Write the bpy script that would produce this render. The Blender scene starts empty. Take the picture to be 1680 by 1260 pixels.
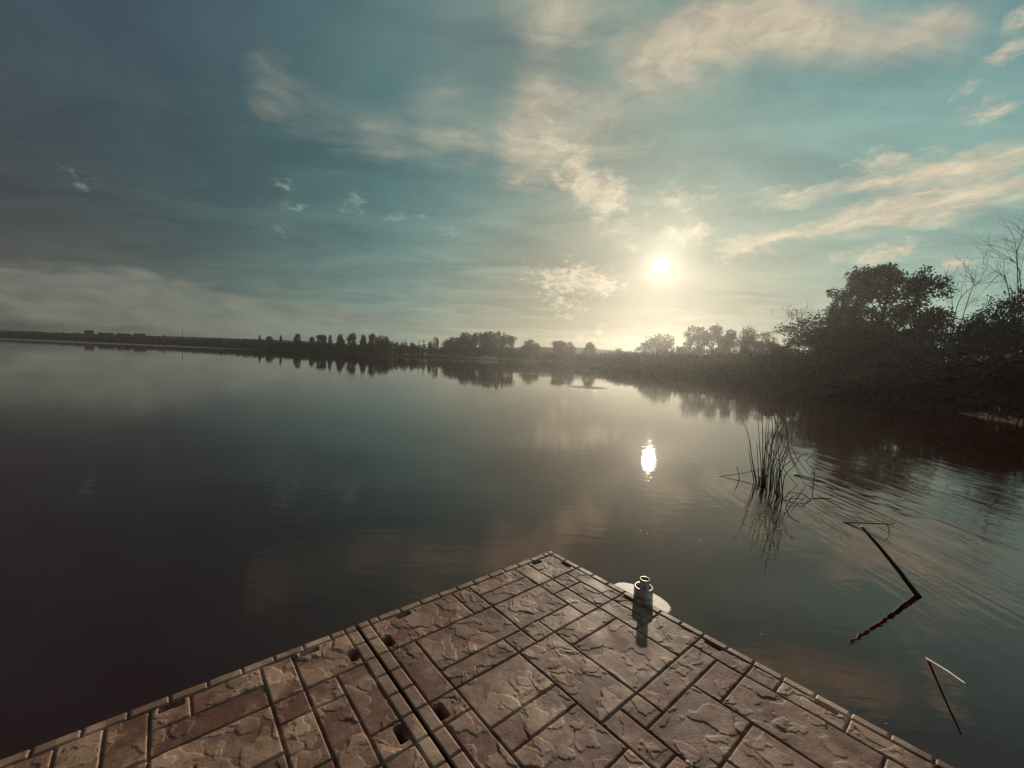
import bpy, math, random
import numpy as np
from mathutils import Matrix, Vector

sc = bpy.context.scene
COL = sc.collection
rng = np.random.default_rng(7)
random.seed(7)
R = math.radians

# ------------------------------------------------------------------ camera
DOCK_Z = 0.33
CAM_Z = 1.6 + DOCK_Z
F = 678.0                       # focal length in pixels of the 1680 px wide photograph
ROLL = R(2.577)
PITCH = math.atan(43.2 * math.cos(ROLL) / F)
c_, s_ = math.cos(ROLL), math.sin(ROLL)
cp, sp = math.cos(PITCH), math.sin(PITCH)
CAM = np.array([0.0, 0.0, CAM_Z])
cam_d = bpy.data.cameras.new("camera")
cam = bpy.data.objects.new("camera", cam_d)
COL.objects.link(cam)
cam_d.sensor_width = 36.0
cam_d.lens = 36.0 * F / 1680.0
cam_d.clip_end = 5000
cam_d.clip_start = 0.05
right = Vector((c_, sp * s_, cp * s_)); up = Vector((-s_, sp * c_, cp * c_)); fwd = Vector((0, cp, -sp))
m3 = Matrix((right, up, -fwd)).transposed()
cam.matrix_world = Matrix.Translation((0, 0, CAM_Z)) @ m3.to_4x4()
sc.camera = cam

def ray(px, py):
    """world direction of a photograph pixel (unit length along the optical axis)"""
    x = (px - 840.0) / F; y = (630.0 - py) / F
    xl = x * c_ - y * s_; yl = x * s_ + y * c_
    return np.array([xl, cp + sp * yl, -sp + cp * yl])
def at(px, py, depth): return CAM + ray(px, py) * depth
def on_z(px, py, z=0.0):
    d = ray(px, py); return CAM + d * ((z - CAM_Z) / d[2])
def azel(px, py):
    d = ray(px, py); d = d / np.linalg.norm(d)
    return math.atan2(d[0], d[1]), math.asin(d[2])
def hor_y(px): return 548.5 + 0.045 * px

# ------------------------------------------------------------------ view, render
sc.view_settings.view_transform = 'Standard'
sc.view_settings.look = 'None'
sc.view_settings.exposure = 0.0
sc.view_settings.gamma = 1.0
sc.view_settings.use_curve_mapping = False
cy = sc.cycles
cy.use_denoising = True
cy.max_bounces = 6
cy.volume_bounces = 0
cy.sample_clamp_indirect = 4.0
cy.sample_clamp_direct = 12.0
cy.caustics_reflective = False
cy.caustics_refractive = False

# ------------------------------------------------------------------ sun and sky
SUN_AZ, SUN_EL = R(18.9), R(12.45)
sun_dir = Vector((math.sin(SUN_AZ) * math.cos(SUN_EL), math.cos(SUN_AZ) * math.cos(SUN_EL), math.sin(SUN_EL)))
sl = bpy.data.lights.new("sun", 'SUN'); sl.energy = 3.0; sl.angle = R(0.53); sl.color = (1.0, 0.86, 0.69)
so = bpy.data.objects.new("sun", sl); COL.objects.link(so)
so.rotation_euler = sun_dir.to_track_quat('Z', 'Y').to_euler()
so.location = (30, 80, 40)

def s2l(c):
    return tuple(((v / 255.0) / 12.92 if v <= 10 else (((v / 255.0) + 0.055) / 1.055) ** 2.4) for v in c)

world = bpy.data.worlds.new("World"); sc.world = world; world.use_nodes = True
wn = world.node_tree; wn.nodes.clear()
class NB:
    """small node-building helper"""
    def __init__(s, nt): s.nt = nt; s.L = nt.links
    def n(s, t, **k):
        o = s.nt.nodes.new(t)
        for a, b in k.items(): setattr(o, a, b)
        return o
    def put(s, sock, v):
        if isinstance(v, bpy.types.NodeSocket): s.L.new(v, sock)
        else: sock.default_value = v
    def math(s, op, a, b=None, c=None, clamp=False):
        o = s.n('ShaderNodeMath', operation=op, use_clamp=clamp)
        for i, v in enumerate((a, b, c)):
            if v is not None: s.put(o.inputs[i], v)
        return o.outputs[0]
    def vec(s, op, a, b=None, scale=None):
        o = s.n('ShaderNodeVectorMath', operation=op)
        s.put(o.inputs[0], a)
        if b is not None: s.put(o.inputs[1], b)
        if scale is not None: s.put(o.inputs['Scale'], scale)
        return o.outputs['Value'] if op in ('DOT_PRODUCT', 'LENGTH', 'DISTANCE') else o.outputs['Vector']
    def mix(s, f, a, b, blend='MIX'):
        o = s.n('ShaderNodeMix', data_type='RGBA', blend_type=blend)
        s.put(o.inputs[0], f); s.put(o.inputs[6], a); s.put(o.inputs[7], b)
        return o.outputs[2]
    def noise(s, v, scale, detail=4, rough=0.5, dist=0.0, out='Fac'):
        o = s.n('ShaderNodeTexNoise')
        s.put(o.inputs['Vector'], v); s.put(o.inputs['Scale'], scale)
        o.inputs['Detail'].default_value = detail; o.inputs['Roughness'].default_value = rough
        o.inputs['Distortion'].default_value = dist
        return o.outputs[out]
    def mapping(s, v, loc=(0, 0, 0), rot=(0, 0, 0), scale=(1, 1, 1), typ='POINT'):
        o = s.n('ShaderNodeMapping', vector_type=typ)
        s.put(o.inputs['Vector'], v)
        o.inputs['Location'].default_value = loc; o.inputs['Rotation'].default_value = rot; o.inputs['Scale'].default_value = scale
        return o.outputs[0]
    def smooth(s, v, lo, hi, a=0.0, b=1.0):
        o = s.n('ShaderNodeMapRange', interpolation_type='SMOOTHSTEP')
        s.put(o.inputs[0], v); o.inputs[1].default_value = lo; o.inputs[2].default_value = hi
        o.inputs[3].default_value = a; o.inputs[4].default_value = b
        return o.outputs[0]

W = NB(wn)
tc = W.n('ShaderNodeTexCoord').outputs['Generated']
D = W.vec('NORMALIZE', tc)
sep = W.n('ShaderNodeSeparateXYZ'); W.L.new(D, sep.inputs[0])
dx, dy, dz = sep.outputs
# the clear sky: colours at directions, blended over the whole sphere
SKY = [((0, 0), (72, 88, 100)), ((300, 60), (76, 97, 110)), ((600, 60), (86, 116, 120)), ((850, 60), (120, 138, 132)),
       ((1050, 180), (134, 158, 148)), ((1250, 200), (104, 148, 148)), ((1450, 200), (114, 156, 154)),
       ((1650, 30), (108, 143, 150)), ((1650, 200), (128, 166, 162)), ((0, 250), (50, 50, 54)), ((250, 300), (46, 60, 64)), ((150, 130), (62, 72, 80)), ((330, 220), (60, 82, 86)),
       ((0, 380), (50, 48, 52)), ((450, 260), (76, 102, 100)), ((650, 320), (80, 116, 118)), ((820, 330), (88, 130, 130)),
       ((400, 400), (58, 92, 94)), ((550, 330), (66, 102, 104)), ((700, 400), (104, 144, 138)), ((200, 480), (112, 114, 104)), ((0, 480), (86, 85, 80)),
       ((500, 500), (130, 143, 130)), ((800, 500), (168, 164, 142)), ((950, 390), (166, 164, 142)), ((1000, 530), (92, 76, 56)),
       ((1085, 300), (152, 168, 150)), ((1250, 490), (166, 164, 142)), ((1320, 290), (140, 174, 162)), ((1450, 470), (166, 184, 162)),
       ((1600, 440), (152, 178, 162)), ((1680, 350), (134, 172, 162)), ((1200, 400), (166, 174, 152)), ((1085, 470), (120, 108, 86)), ((1085, 560), (70, 58, 42)), ((1200, 540), (104, 96, 78)), ((860, 540), (138, 132, 108))]
extra = [((0.0, 0.35, 0.94), (70, 96, 104)), ((0.2, -0.6, 0.75), (56, 74, 84)), ((0, -0.95, 0.3), (54, 62, 72)), ((-0.95, 0.1, 0.25), (60, 62, 68)),
         ((0.95, 0.1, 0.25), (118, 150, 150)), ((-0.8, 0.2, 0.55), (58, 70, 78)), ((0.8, 0.2, 0.55), (90, 124, 132))]
pts = []
for (p, c) in SKY:
    d = ray(*p); d = d / np.linalg.norm(d)
    pts.append((tuple(d), s2l(c), 60.0))
for d, c in extra:
    v = Vector(d).normalized(); pts.append((tuple(v), s2l(c), 14.0))
num = None; den = None
for d, c, k in pts:
    w = W.math('EXPONENT', W.math('MULTIPLY_ADD', W.vec('DOT_PRODUCT', D, d), k, -k))
    cw = W.vec('SCALE', c, scale=w)
    num = cw if num is None else W.vec('ADD', num, cw)
    den = w if den is None else W.math('ADD', den, w)
base = W.vec('DIVIDE', num, W.n('ShaderNodeCombineXYZ').outputs[0])
cmb = base.node.inputs[1].links[0].from_node
dd = W.math('ADD', den, 1e-5)
for i in range(3): W.L.new(dd, cmb.inputs[i])

# clouds: patches in azimuth and elevation, edges broken by noise
az = W.math('ARCTAN2', dx, dy); el = W.math('ARCSINE', dz)
ae = W.n('ShaderNodeCombineXYZ'); W.L.new(az, ae.inputs[0]); W.L.new(el, ae.inputs[1]); AE = ae.outputs[0]
den2 = W.math('ADD', W.math('MAXIMUM', dz, 0.0), 0.10)
pl = W.n('ShaderNodeCombineXYZ'); W.L.new(W.math('DIVIDE', dx, den2), pl.inputs[0]); W.L.new(W.math('DIVIDE', dy, den2), pl.inputs[1]); PL = pl.outputs[0]
def warp(v, scale, amp, det=3):
    nz = W.noise(AE, scale, det, 0.6, out='Color')
    return W.vec('ADD', v, W.vec('SCALE', W.vec('SUBTRACT', nz, (0.5, 0.5, 0.5)), scale=amp))
AEs = warp(AE, 5.0, 0.10, 4)
AEs2 = warp(AE, 16.0, 0.035, 5)
AEc = warp(warp(AE, 7.0, 0.08, 3), 42.0, 0.035, 6)
def blob(coord, p, q, w, gain=1.0):
    """a soft ellipse from pixel p to pixel q with half-width w pixels"""
    a = np.array(azel(*p)); b = np.array(azel(*q))
    m = (a + b) / 2; dv = b - a; ln = np.linalg.norm(dv)
    pc = ((p[0] + q[0]) / 2, (p[1] + q[1]) / 2)
    e = np.array(azel(pc[0], pc[1] - 10)) - np.array(azel(*pc)); pxr = np.linalg.norm(e) / 10
    ang = math.atan2(dv[1], dv[0]) if ln > 1e-6 else 0.0
    ra = ln / 2 * 1.25 + w * pxr; rb = w * pxr * 1.6
    g = W.n('ShaderNodeTexGradient', gradient_type='SPHERICAL')
    W.L.new(W.mapping(coord, (m[0], m[1], 0), (0, 0, ang), (ra, rb, 1), 'TEXTURE'), g.inputs[0])
    return W.math('MULTIPLY', g.outputs['Fac'], gain)
def union(coord, lst):
    o = None
    for t in lst:
        b = blob(coord, *t)
        o = b if o is None else W.math('ADD', o, b)
    return o
col = base
fbs = W.noise(W.mapping(PL, (0, 0, 0), (0, 0, R(-35)), (1.0, 2.6, 1)), 1.3, 9, 0.62, 0.9)
fbc = W.noise(W.mapping(AE, (0, 0, 0), (0, 0, R(8)), (1.0, 2.0, 1)), 20.0, 10, 0.68, 0.5)
fbb = W.noise(W.mapping(AE, (0.3, 0, 0), (0, 0, R(20)), (1.0, 4.0, 1)), 9.0, 6, 0.6, 0.5)
fbp = W.noise(W.mapping(AE, (0.1, 0.5, 0), (0, 0, R(-12)), (1.0, 1.8, 1)), 48.0, 6, 0.66, 0.4)
shade = W.noise(W.mapping(AE, (0.7, 0.2, 0), (0, 0, R(12)), (1.0, 2.2, 1)), 13.0, 8, 0.62, 0.8)
def layer(col, mask, nz, amt, lo, hi, colour, alpha, var=0.26):
    tone = W.smooth(W.math('ADD', W.math('MULTIPLY', shade, 0.6), W.math('MULTIPLY', nz, 0.4)), 0.32, 0.68)
    dk = tuple(c * (1 - var) for c in colour[:2]) + (colour[2] * (1 - var * 0.75), 1); lt = tuple(min(1, c * (1 + var * 0.8)) for c in colour[:3]) + (1,)
    colour = W.mix(tone, dk, lt)
    v = W.math('ADD', mask, W.math('MULTIPLY', W.math('SUBTRACT', nz, 0.5), amt))
    v = W.math('MULTIPLY', v, W.smooth(mask, 0.0, 0.08))
    return W.mix(W.smooth(v, lo, hi, 0.0, alpha), col, colour)
rgba = lambda c: s2l(c) + (1.0,)
# mottling of the dark overcast on the left
mot = W.noise(W.mapping(PL, (3, 1, 0), (0, 0, R(-30)), (0.8, 1.5, 1)), 1.25, 8, 0.6, 0.9)
col = W.mix(1.0, col, W.mix(W.smooth(mot, 0.25, 0.75), (0.76, 0.77, 0.80, 1), (1.24, 1.22, 1.16, 1)), 'MULTIPLY')
# long grey-cream bank over the left horizon
col = layer(col, union(AEs, [((-250, 440), (520, 520), 46, 1.0), ((200, 500), (760, 545), 30, 0.8)]), fbb, 0.7, 0.15, 0.6, rgba((128, 130, 116)), 0.62)
# soft high sheet
soft = union(AEs, [((856, 265), (905, 80), 64, 0.9), ((880, 240), (1070, 120), 80, 1.0), ((1040, 105), (1310, 45), 64, 1.1), ((1250, 45), (1515, 70), 52, 1.1),
                   ((1000, 50), (1400, -40), 60, 1.0), ((1480, 80), (1610, 0), 34, 0.8), ((640, 225), (850, 200), 58, 0.62), ((440, 120), (500, 170), 54, 0.28), ((560, 190), (640, 230), 50, 0.36), ((700, 170), (760, 110), 46, 0.4), ((860, 70), (1000, -120), 90, 0.8)])
col = layer(col, soft, fbs, 2.0, -0.05, 1.55, rgba((196, 184, 158)), 0.96)
# cream clouds round the sun and the long streak to the right
crisp = union(AEc, [((905, 245), (985, 300), 40, 1.0), ((960, 300), (1035, 322), 30, 0.9), ((950, 330), (1050, 400), 22, 0.6), ((1080, 388), (1160, 386), 16, 1.0),
                    ((1050, 335), (1190, 330), 26, 0.55),                     ((1370, 430), (1525, 396), 24, 0.85), ((1540, 428), (1580, 428), 16, 0.85), ((1175, 420), (1265, 414), 11, 0.8), ((1390, 275), (1560, 245), 13, 0.75),
                    ((1560, 195), (1690, 165), 18, 0.7), ((1560, 185), (1640, 100), 22, 0.45), ((1600, 110), (1700, 60), 16, 0.8), ((1640, 50), (1700, 20), 18, 0.8),
                    ((830, 290), (870, 285), 14, 0.6), ((940, 545), (1010, 550), 8, 0.5)])
col = layer(col, crisp, fbc, 2.2, 0.10, 1.25, rgba((218, 202, 170)), 0.92)
sa = np.array(azel(1235, 372)); sb_ = np.array(azel(1700, 280)); sang = math.atan2(*(sb_ - sa)[::-1])
fst = W.noise(W.mapping(AEs2, (0, 0, 0), (0, 0, sang), (0.14, 0.030, 1), 'TEXTURE'), 1.0, 10, 0.66, 0.3)
streak = union(AEs2, [((1215, 330), (1480, 302), 15, 0.9), ((1400, 300), (1740, 236), 20, 1.0), ((1235, 388), (1500, 350), 22, 0.95), ((1420, 348), (1760, 282), 34, 1.15), ((1180, 405), (1300, 380), 14, 0.6)])
col = layer(col, streak, fst, 2.6, 0.05, 1.25, rgba((218, 202, 170)), 0.95)
alto = union(AEc, [((870, 445), (1000, 455), 20, 0.9), ((940, 478), (1035, 470), 15, 1.0), ((890, 492), (965, 515), 16, 0.7), ((880, 470), (940, 466), 14, 0.7)])
col = layer(col, alto, fbp, 3.2, 0.2, 1.2, rgba((216, 198, 166)), 0.75)
puff = union(AEc, [((450, 297), (482, 306), 10, 0.9), ((458, 336), (498, 336), 8, 0.9), ((565, 328), (600, 322), 16, 0.9), ((628, 354), (656, 352), 7, 1.0),
                   ((676, 348), (694, 352), 7, 0.7), ((712, 368), (765, 382), 10, 0.9), ((448, 372), (466, 372), 7, 0.6), ((100, 285), (170, 302), 20, 0.2)])
col = layer(col, puff, fbp, 2.4, 0.15, 1.1, rgba((150, 168, 158)), 0.62)
# sun disc with its aureole
ca = W.math('ARCCOSINE', W.math('MINIMUM', W.vec('DOT_PRODUCT', D, tuple(sun_dir)), 1.0))
disc = W.smooth(ca, R(0.62), R(0.9), 40.0, 0.0)
g1 = W.math('MULTIPLY', W.math('EXPONENT', W.math('MULTIPLY', ca, -1 / R(1.5))), 1.0)
g2 = W.math('MULTIPLY', W.math('EXPONENT', W.math('MULTIPLY', ca, -1 / R(6.0))), 0.13)
glow = W.math('ADD', disc, W.math('ADD', g1, g2))
col = W.vec('ADD', col, W.vec('SCALE', (1.0, 0.86, 0.62), scale=glow))
# physical daylight sky mixed under the clouds
nish = W.n('ShaderNodeTexSky', sky_type='NISHITA')
nish.sun_disc = False; nish.sun_elevation = SUN_EL; nish.sun_rotation = SUN_AZ
nish.air_density = 1.0; nish.dust_density = 0.6; nish.ozone_density = 2.0
fin = W.mix(0.035, W.vec('SCALE', col, scale=1 / 0.1), nish.outputs[0])
bg = W.n('ShaderNodeBackground'); W.L.new(fin, bg.inputs[0]); bg.inputs[1].default_value = 0.1
out = W.n('ShaderNodeOutputWorld'); W.L.new(bg.outputs[0], out.inputs[0])
world.cycles.sampling_method = 'MANUAL'; world.cycles.sample_map_resolution = 512

# ------------------------------------------------------------------ helpers
def tag(o, label=None, cat=None, group=None, kind=None):
    if label: o['label'] = label
    if cat: o['category'] = cat
    if group: o['group'] = group
    if kind: o['kind'] = kind
    return o
def np_mesh(name, verts, faces, mats, smooth=False, attr=None):
    """verts (n,3), faces (m,k) arrays"""
    me = bpy.data.meshes.new(name)
    verts = np.asarray(verts, dtype=np.float32); faces = np.asarray(faces, dtype=np.int32)
    n, (m, k) = len(verts), faces.shape
    me.vertices.add(n); me.vertices.foreach_set('co', verts.ravel())
    me.loops.add(m * k); me.loops.foreach_set('vertex_index', faces.ravel())
    me.polygons.add(m)
    me.polygons.foreach_set('loop_start', np.arange(0, m * k, k, dtype=np.int32))
    me.polygons.foreach_set('loop_total', np.full(m, k, dtype=np.int32))
    if smooth: me.polygons.foreach_set('use_smooth', np.ones(m, dtype=bool))
    me.update(calc_edges=True)
    if attr:
        for an, av in attr.items():
            a = me.attributes.new(an, 'FLOAT', 'POINT'); a.data.foreach_set('value', np.asarray(av, dtype=np.float32))
    if mats: me.materials.append(mats)
    return me
def link(name, me, parent=None):
    o = bpy.data.objects.new(name, me); COL.objects.link(o)
    if parent is not None: o.parent = parent
    return o
def empty(name, loc, rz=0.0):
    o = bpy.data.objects.new(name, None); COL.objects.link(o)
    o.location = loc; o.rotation_euler = (0, 0, rz); o.empty_display_size = 0.2
    return o
class MB:
    """collects simple shapes (quads and fans as lists) for one mesh"""
    def __init__(s): s.v = []; s.f = []
    def tube(s, path, rad, n=6, cap=True):
        path = [np.array(p, float) for p in path]
        b0 = len(s.v); u = None
        for i, p in enumerate(path):
            t = path[min(i + 1, len(path) - 1)] - path[max(i - 1, 0)]; t = t / (np.linalg.norm(t) + 1e-9)
            if u is None:
                a = np.array([0, 0, 1.0]) if abs(t[2]) < 0.9 else np.array([1.0, 0, 0])
                u = np.cross(t, a)
            u = u - t * (u @ t); u = u / (np.linalg.norm(u) + 1e-9); w = np.cross(t, u)
            r = rad[i] if hasattr(rad, '__len__') else rad
            for k in range(n):
                an = 2 * math.pi * k / n
                s.v.append(p + r * (math.cos(an) * u + math.sin(an) * w))
        for i in range(len(path) - 1):
            for k in range(n):
                a = b0 + i * n + k; b = b0 + i * n + (k + 1) % n
                s.f.append((a, b, b + n, a + n))
        if cap:
            s.f.append(tuple(b0 + k for k in range(n))[::-1])
            e = b0 + (len(path) - 1) * n
            s.f.append(tuple(e + k for k in range(n)))
    def lathe(s, prof, center, n=40, axis=None):
        """closed profile of (r, z) revolved round z"""
        b0 = len(s.v); m = len(prof)
        for k in range(n):
            a = 2 * math.pi * k / n
            for r, z in prof: s.v.append(np.array([center[0] + r * math.cos(a), center[1] + r * math.sin(a), center[2] + z]))
        for k in range(n):
            for j in range(m):
                a = b0 + k * m + j; b = b0 + k * m + (j + 1) % m
                c = b0 + ((k + 1) % n) * m + (j + 1) % m; d = b0 + ((k + 1) % n) * m + j
                s.f.append((a, d, c, b))
    def box(s, lo, hi):
        b0 = len(s.v); x0, y0, z0 = lo; x1, y1, z1 = hi
        for z in (z0, z1):
            for x, y in ((x0, y0), (x1, y0), (x1, y1), (x0, y1)): s.v.append(np.array([x, y, z], float))
        for f in ((3, 2, 1, 0), (4, 5, 6, 7), (0, 1, 5, 4), (1, 2, 6, 5), (2, 3, 7, 6), (3, 0, 4, 7)): s.f.append(tuple(b0 + i for i in f))
    def prism(s, poly, z0, z1):
        b0 = len(s.v); n = len(poly)
        for z in (z0, z1):
            for x, y in poly: s.v.append(np.array([x, y, z], float))
        s.f.append(tuple(b0 + i for i in range(n))[::-1]); s.f.append(tuple(b0 + n + i for i in range(n)))
        for i in range(n):
            j = (i + 1) % n; s.f.append((b0 + i, b0 + j, b0 + n + j, b0 + n + i))
    def build(s, name, mat, parent=None, smooth=False, bevel=0.0):
        me = bpy.data.meshes.new(name); me.from_pydata([tuple(v) for v in s.v], [], s.f); me.update()
        me.materials.append(mat)
        if smooth: me.polygons.foreach_set('use_smooth', [True] * len(me.polygons))
        o = link(name, me, parent)
        if bevel:
            b = o.modifiers.new('bevel', 'BEVEL'); b.width = bevel; b.segments = 3; b.limit_method = 'ANGLE'
        return o

# value noise on numpy arrays
def vnoise(x, y, seed=0):
    x = np.asarray(x, float); y = np.asarray(y, float)
    xi = np.floor(x).astype(np.int64); yi = np.floor(y).astype(np.int64)
    fx = x - xi; fy = y - yi; fx = fx * fx * fx * (fx * (fx * 6 - 15) + 10); fy = fy * fy * fy * (fy * (fy * 6 - 15) + 10)
    def h(a, b):
        k = (a * 374761393 + b * 668265263 + seed * 974634777) & 0xffffffff
        k = ((k ^ (k >> 13)) * 1274126177) & 0xffffffff
        return ((k ^ (k >> 16)) & 0xffff) / 65535.0
    return (h(xi, yi) * (1 - fx) + h(xi + 1, yi) * fx) * (1 - fy) + (h(xi, yi + 1) * (1 - fx) + h(xi + 1, yi + 1) * fx) * fy
def fbm(x, y, seed=0, o=4):
    t = 0; a = 0.5
    for i in range(o): t = t + a * vnoise(x * 2 ** i, y * 2 ** i, seed + i); a *= 0.5
    return t / (1 - 0.5 ** o)
def sstep(a, b, x):
    t = np.clip((x - a) / (b - a), 0, 1); return t * t * (3 - 2 * t)

# ------------------------------------------------------------------ materials
def mat(name, colour, rough=0.7, spec=0.3, var=0.25, vscale=3.0, bump=0.0, bscale=40.0, metal=0.0):
    m = bpy.data.materials.new(name); m.use_nodes = True
    N = NB(m.node_tree); p = m.node_tree.nodes['Principled BSDF']
    pos = N.n('ShaderNodeNewGeometry').outputs['Position']
    f = N.noise(pos, vscale, 5, 0.6)
    lo = tuple(c * (1 - var) for c in colour) + (1,); hi = tuple(min(1, c * (1 + var)) for c in colour) + (1,)
    N.L.new(N.mix(N.smooth(f, 0.3, 0.7), lo, hi), p.inputs['Base Color'])
    p.inputs['Roughness'].default_value = rough; p.inputs['Specular IOR Level'].default_value = spec; p.inputs['Metallic'].default_value = metal
    if bump:
        b = N.n('ShaderNodeBump'); b.inputs['Distance'].default_value = bump; b.inputs['Strength'].default_value = 1.0
        N.L.new(N.noise(pos, bscale, 4, 0.6), b.inputs['Height']); N.L.new(b.outputs[0], p.inputs['Normal'])
    return m
M_leaf = mat('leaf_brown_green', (0.135, 0.052, 0.030), 0.85, 0.04, 0.4, 0.9)
M_leaf2 = mat('leaf_olive', (0.150, 0.072, 0.044), 0.85, 0.04, 0.4, 1.2)
M_leaf3 = mat('leaf_vine', (0.20, 0.115, 0.070), 0.8, 0.08, 0.35, 1.5)
M_bark = mat('bark', (0.055, 0.036, 0.026), 0.9, 0.1, 0.3, 6.0)
M_barkg = mat('grey_dead_wood', (0.13, 0.105, 0.085), 0.85, 0.15, 0.3, 6.0)
M_reed = mat('reed', (0.150, 0.115, 0.072), 0.6, 0.3, 0.3, 8.0)
M_stick = mat('wet_stick', (0.095, 0.048, 0.030), 0.45, 0.4, 0.35, 14.0, 0.002, 60)
M_pale = mat('bleached_stick', (0.62, 0.54, 0.42), 0.5, 0.4, 0.2, 20.0, 0.001, 80)
M_ground = mat('bank_soil', (0.070, 0.046, 0.030), 0.95, 0.1, 0.4, 0.25, 0.08, 2.0)
M_wallh = mat('house_wall', (0.10, 0.07, 0.055), 0.8, 0.2, 0.15, 0.6)
M_roofh = mat('house_roof', (0.05, 0.036, 0.032), 0.8, 0.2, 0.2, 0.8)
M_glassh = mat('window_glass', (0.03, 0.03, 0.035), 0.1, 0.5, 0.1, 1.0)
M_brk = mat('bracket_plastic', (0.80, 0.68, 0.48), 0.5, 0.35, 0.08, 9.0, 0.0006, 220)
M_pipe = mat('pipe_steel', (0.58, 0.54, 0.50), 0.55, 0.5, 0.35, 24.0, 0.0006, 200, 0.35)
M_rim = mat('cut_pipe_rim', (0.72, 0.66, 0.54), 0.35, 0.5, 0.1, 30.0, 0, 40, 0.3)
M_fleck = mat('fluff_and_glint', (0.75, 0.68, 0.56), 0.6, 0.3, 0.1, 9.0)  # pale seeds and pebble; on the shore leaves it is a painted glint

# dock plastic
def dock_mat(name, dark, light, rough):
    m = bpy.data.materials.new(name); m.use_nodes = True
    N = NB(m.node_tree); p = m.node_tree.nodes['Principled BSDF']
    pos = N.n('ShaderNodeNewGeometry').outputs['Position']
    at_ = N.n('ShaderNodeAttribute', attribute_name='tone').outputs['Fac']
    big = N.noise(pos, 5.0, 6, 0.62, 0.5); mid = N.noise(pos, 26.0, 5, 0.65); fine = N.noise(pos, 420.0, 3, 0.7)
    f = N.math('ADD', N.math('MULTIPLY', big, 0.9), N.math('MULTIPLY', mid, 0.35))
    f = N.math('ADD', f, N.math('MULTIPLY', at_, 0.35))
    f = N.math('ADD', f, N.math('MULTIPLY', N.math('SUBTRACT', fine, 0.5), 0.7))
    cb = N.mix(N.smooth(f, 0.45, 1.05), dark + (1,), light + (1,))
    # dried dirt, pale scuffs and a few droppings
    scf = N.math('MULTIPLY', N.smooth(N.noise(pos, 3.2, 6, 0.7, 1.2), 0.56, 0.72), N.smooth(N.noise(pos, 60.0, 4, 0.7), 0.35, 0.7))
    cb = N.mix(N.math('MULTIPLY', scf, 0.5), cb, (0.66, 0.49, 0.37, 1))
    drt = N.smooth(N.noise(pos, 2.1, 6, 0.68, 0.8), 0.55, 0.75)
    cb = N.mix(N.math('MULTIPLY', drt, 0.5), cb, (0.11, 0.045, 0.028, 1))
    vor = N.n('ShaderNodeTexVoronoi'); vor.inputs['Scale'].default_value = 11.0; N.L.new(N.vec('ADD', pos, N.vec('SCALE', N.noise(pos, 40.0, 3, 0.6, out='Color'), scale=0.02)), vor.inputs['Vector'])
    spt = N.math('MULTIPLY', N.smooth(vor.outputs['Distance'], 0.05, 0.11, 1.0, 0.0), N.smooth(N.noise(pos, 6.0, 2, 0.5), 0.6, 0.64))
    cb = N.mix(N.math('MULTIPLY', spt, 0.6), cb, (0.62, 0.55, 0.46, 1))
    N.L.new(cb, p.inputs['Base Color'])
    N.L.new(N.smooth(big, 0.3, 0.75, rough + 0.08, rough - 0.08), p.inputs['Roughness'])
    p.inputs['Specular IOR Level'].default_value = 0.30
    h = N.math('ADD', N.math('MULTIPLY', fine, 0.5), N.math('MULTIPLY', N.noise(pos, 130.0, 4, 0.6), 1.0))
    b = N.n('ShaderNodeBump'); b.inputs['Distance'].default_value = 0.0018
    N.L.new(h, b.inputs['Height']); N.L.new(b.outputs[0], p.inputs['Normal'])
    return m
M_dock = dock_mat('dock_stone_plastic', (0.20, 0.080, 0.049), (0.72, 0.43, 0.275), 0.6)
M_border = dock_mat('dock_border_plastic', (0.30, 0.150, 0.092), (0.78, 0.50, 0.325), 0.55)
M_sock = mat('socket_plastic', (0.02, 0.013, 0.010), 0.8, 0.2, 0.2, 20)
M_side = mat('dock_side_plastic', (0.13, 0.08, 0.055), 0.6, 0.3, 0.2, 8.0)

# ------------------------------------------------------------------ terrain and water
# shoreline in world metres (lake inside), clockwise from the far left
def dp(px, depth):
    p = at(px, hor_y(px), depth); return (p[0], p[1])
shore = [(-640, 60), dp(-60, 455), dp(0, 450), dp(120, 425), dp(250, 370), dp(400, 290), dp(480, 235), dp(570, 195), dp(640, 200), dp(720, 225), dp(800, 238),
         dp(860, 232), dp(920, 205), dp(970, 150), dp(1010, 108), dp(1060, 88), dp(1130, 76), dp(1200, 61), dp(1300, 47), dp(1390, 37), dp(1480, 29),
         dp(1580, 23), dp(1680, 18.5), (19, 7), (17, 1), (12, -6), (2, -10), (-30, -14), (-200, -40), (-600, -60)]
SH = np.array(shore)
def shore_dist(X, Y):
    """signed distance: positive on land"""
    X = np.asarray(X, float); Y = np.asarray(Y, float)
    best = np.full(X.shape, 1e9); ins = np.zeros(X.shape, bool)
    for i in range(len(SH)):
        a = SH[i]; b = SH[(i + 1) % len(SH)]; ab = b - a
        t = np.clip(((X - a[0]) * ab[0] + (Y - a[1]) * ab[1]) / (ab @ ab), 0, 1)
        best = np.minimum(best, np.hypot(X - a[0] - t * ab[0], Y - a[1] - t * ab[1]))
        cr = ((a[1] > Y) != (b[1] > Y)) & (X < (b[0] - a[0]) * (Y - a[1]) / (b[1] - a[1] + 1e-12) + a[0])
        ins ^= cr
    return np.where(ins, -best, best)
RID = at(930, 560, 300)
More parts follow.
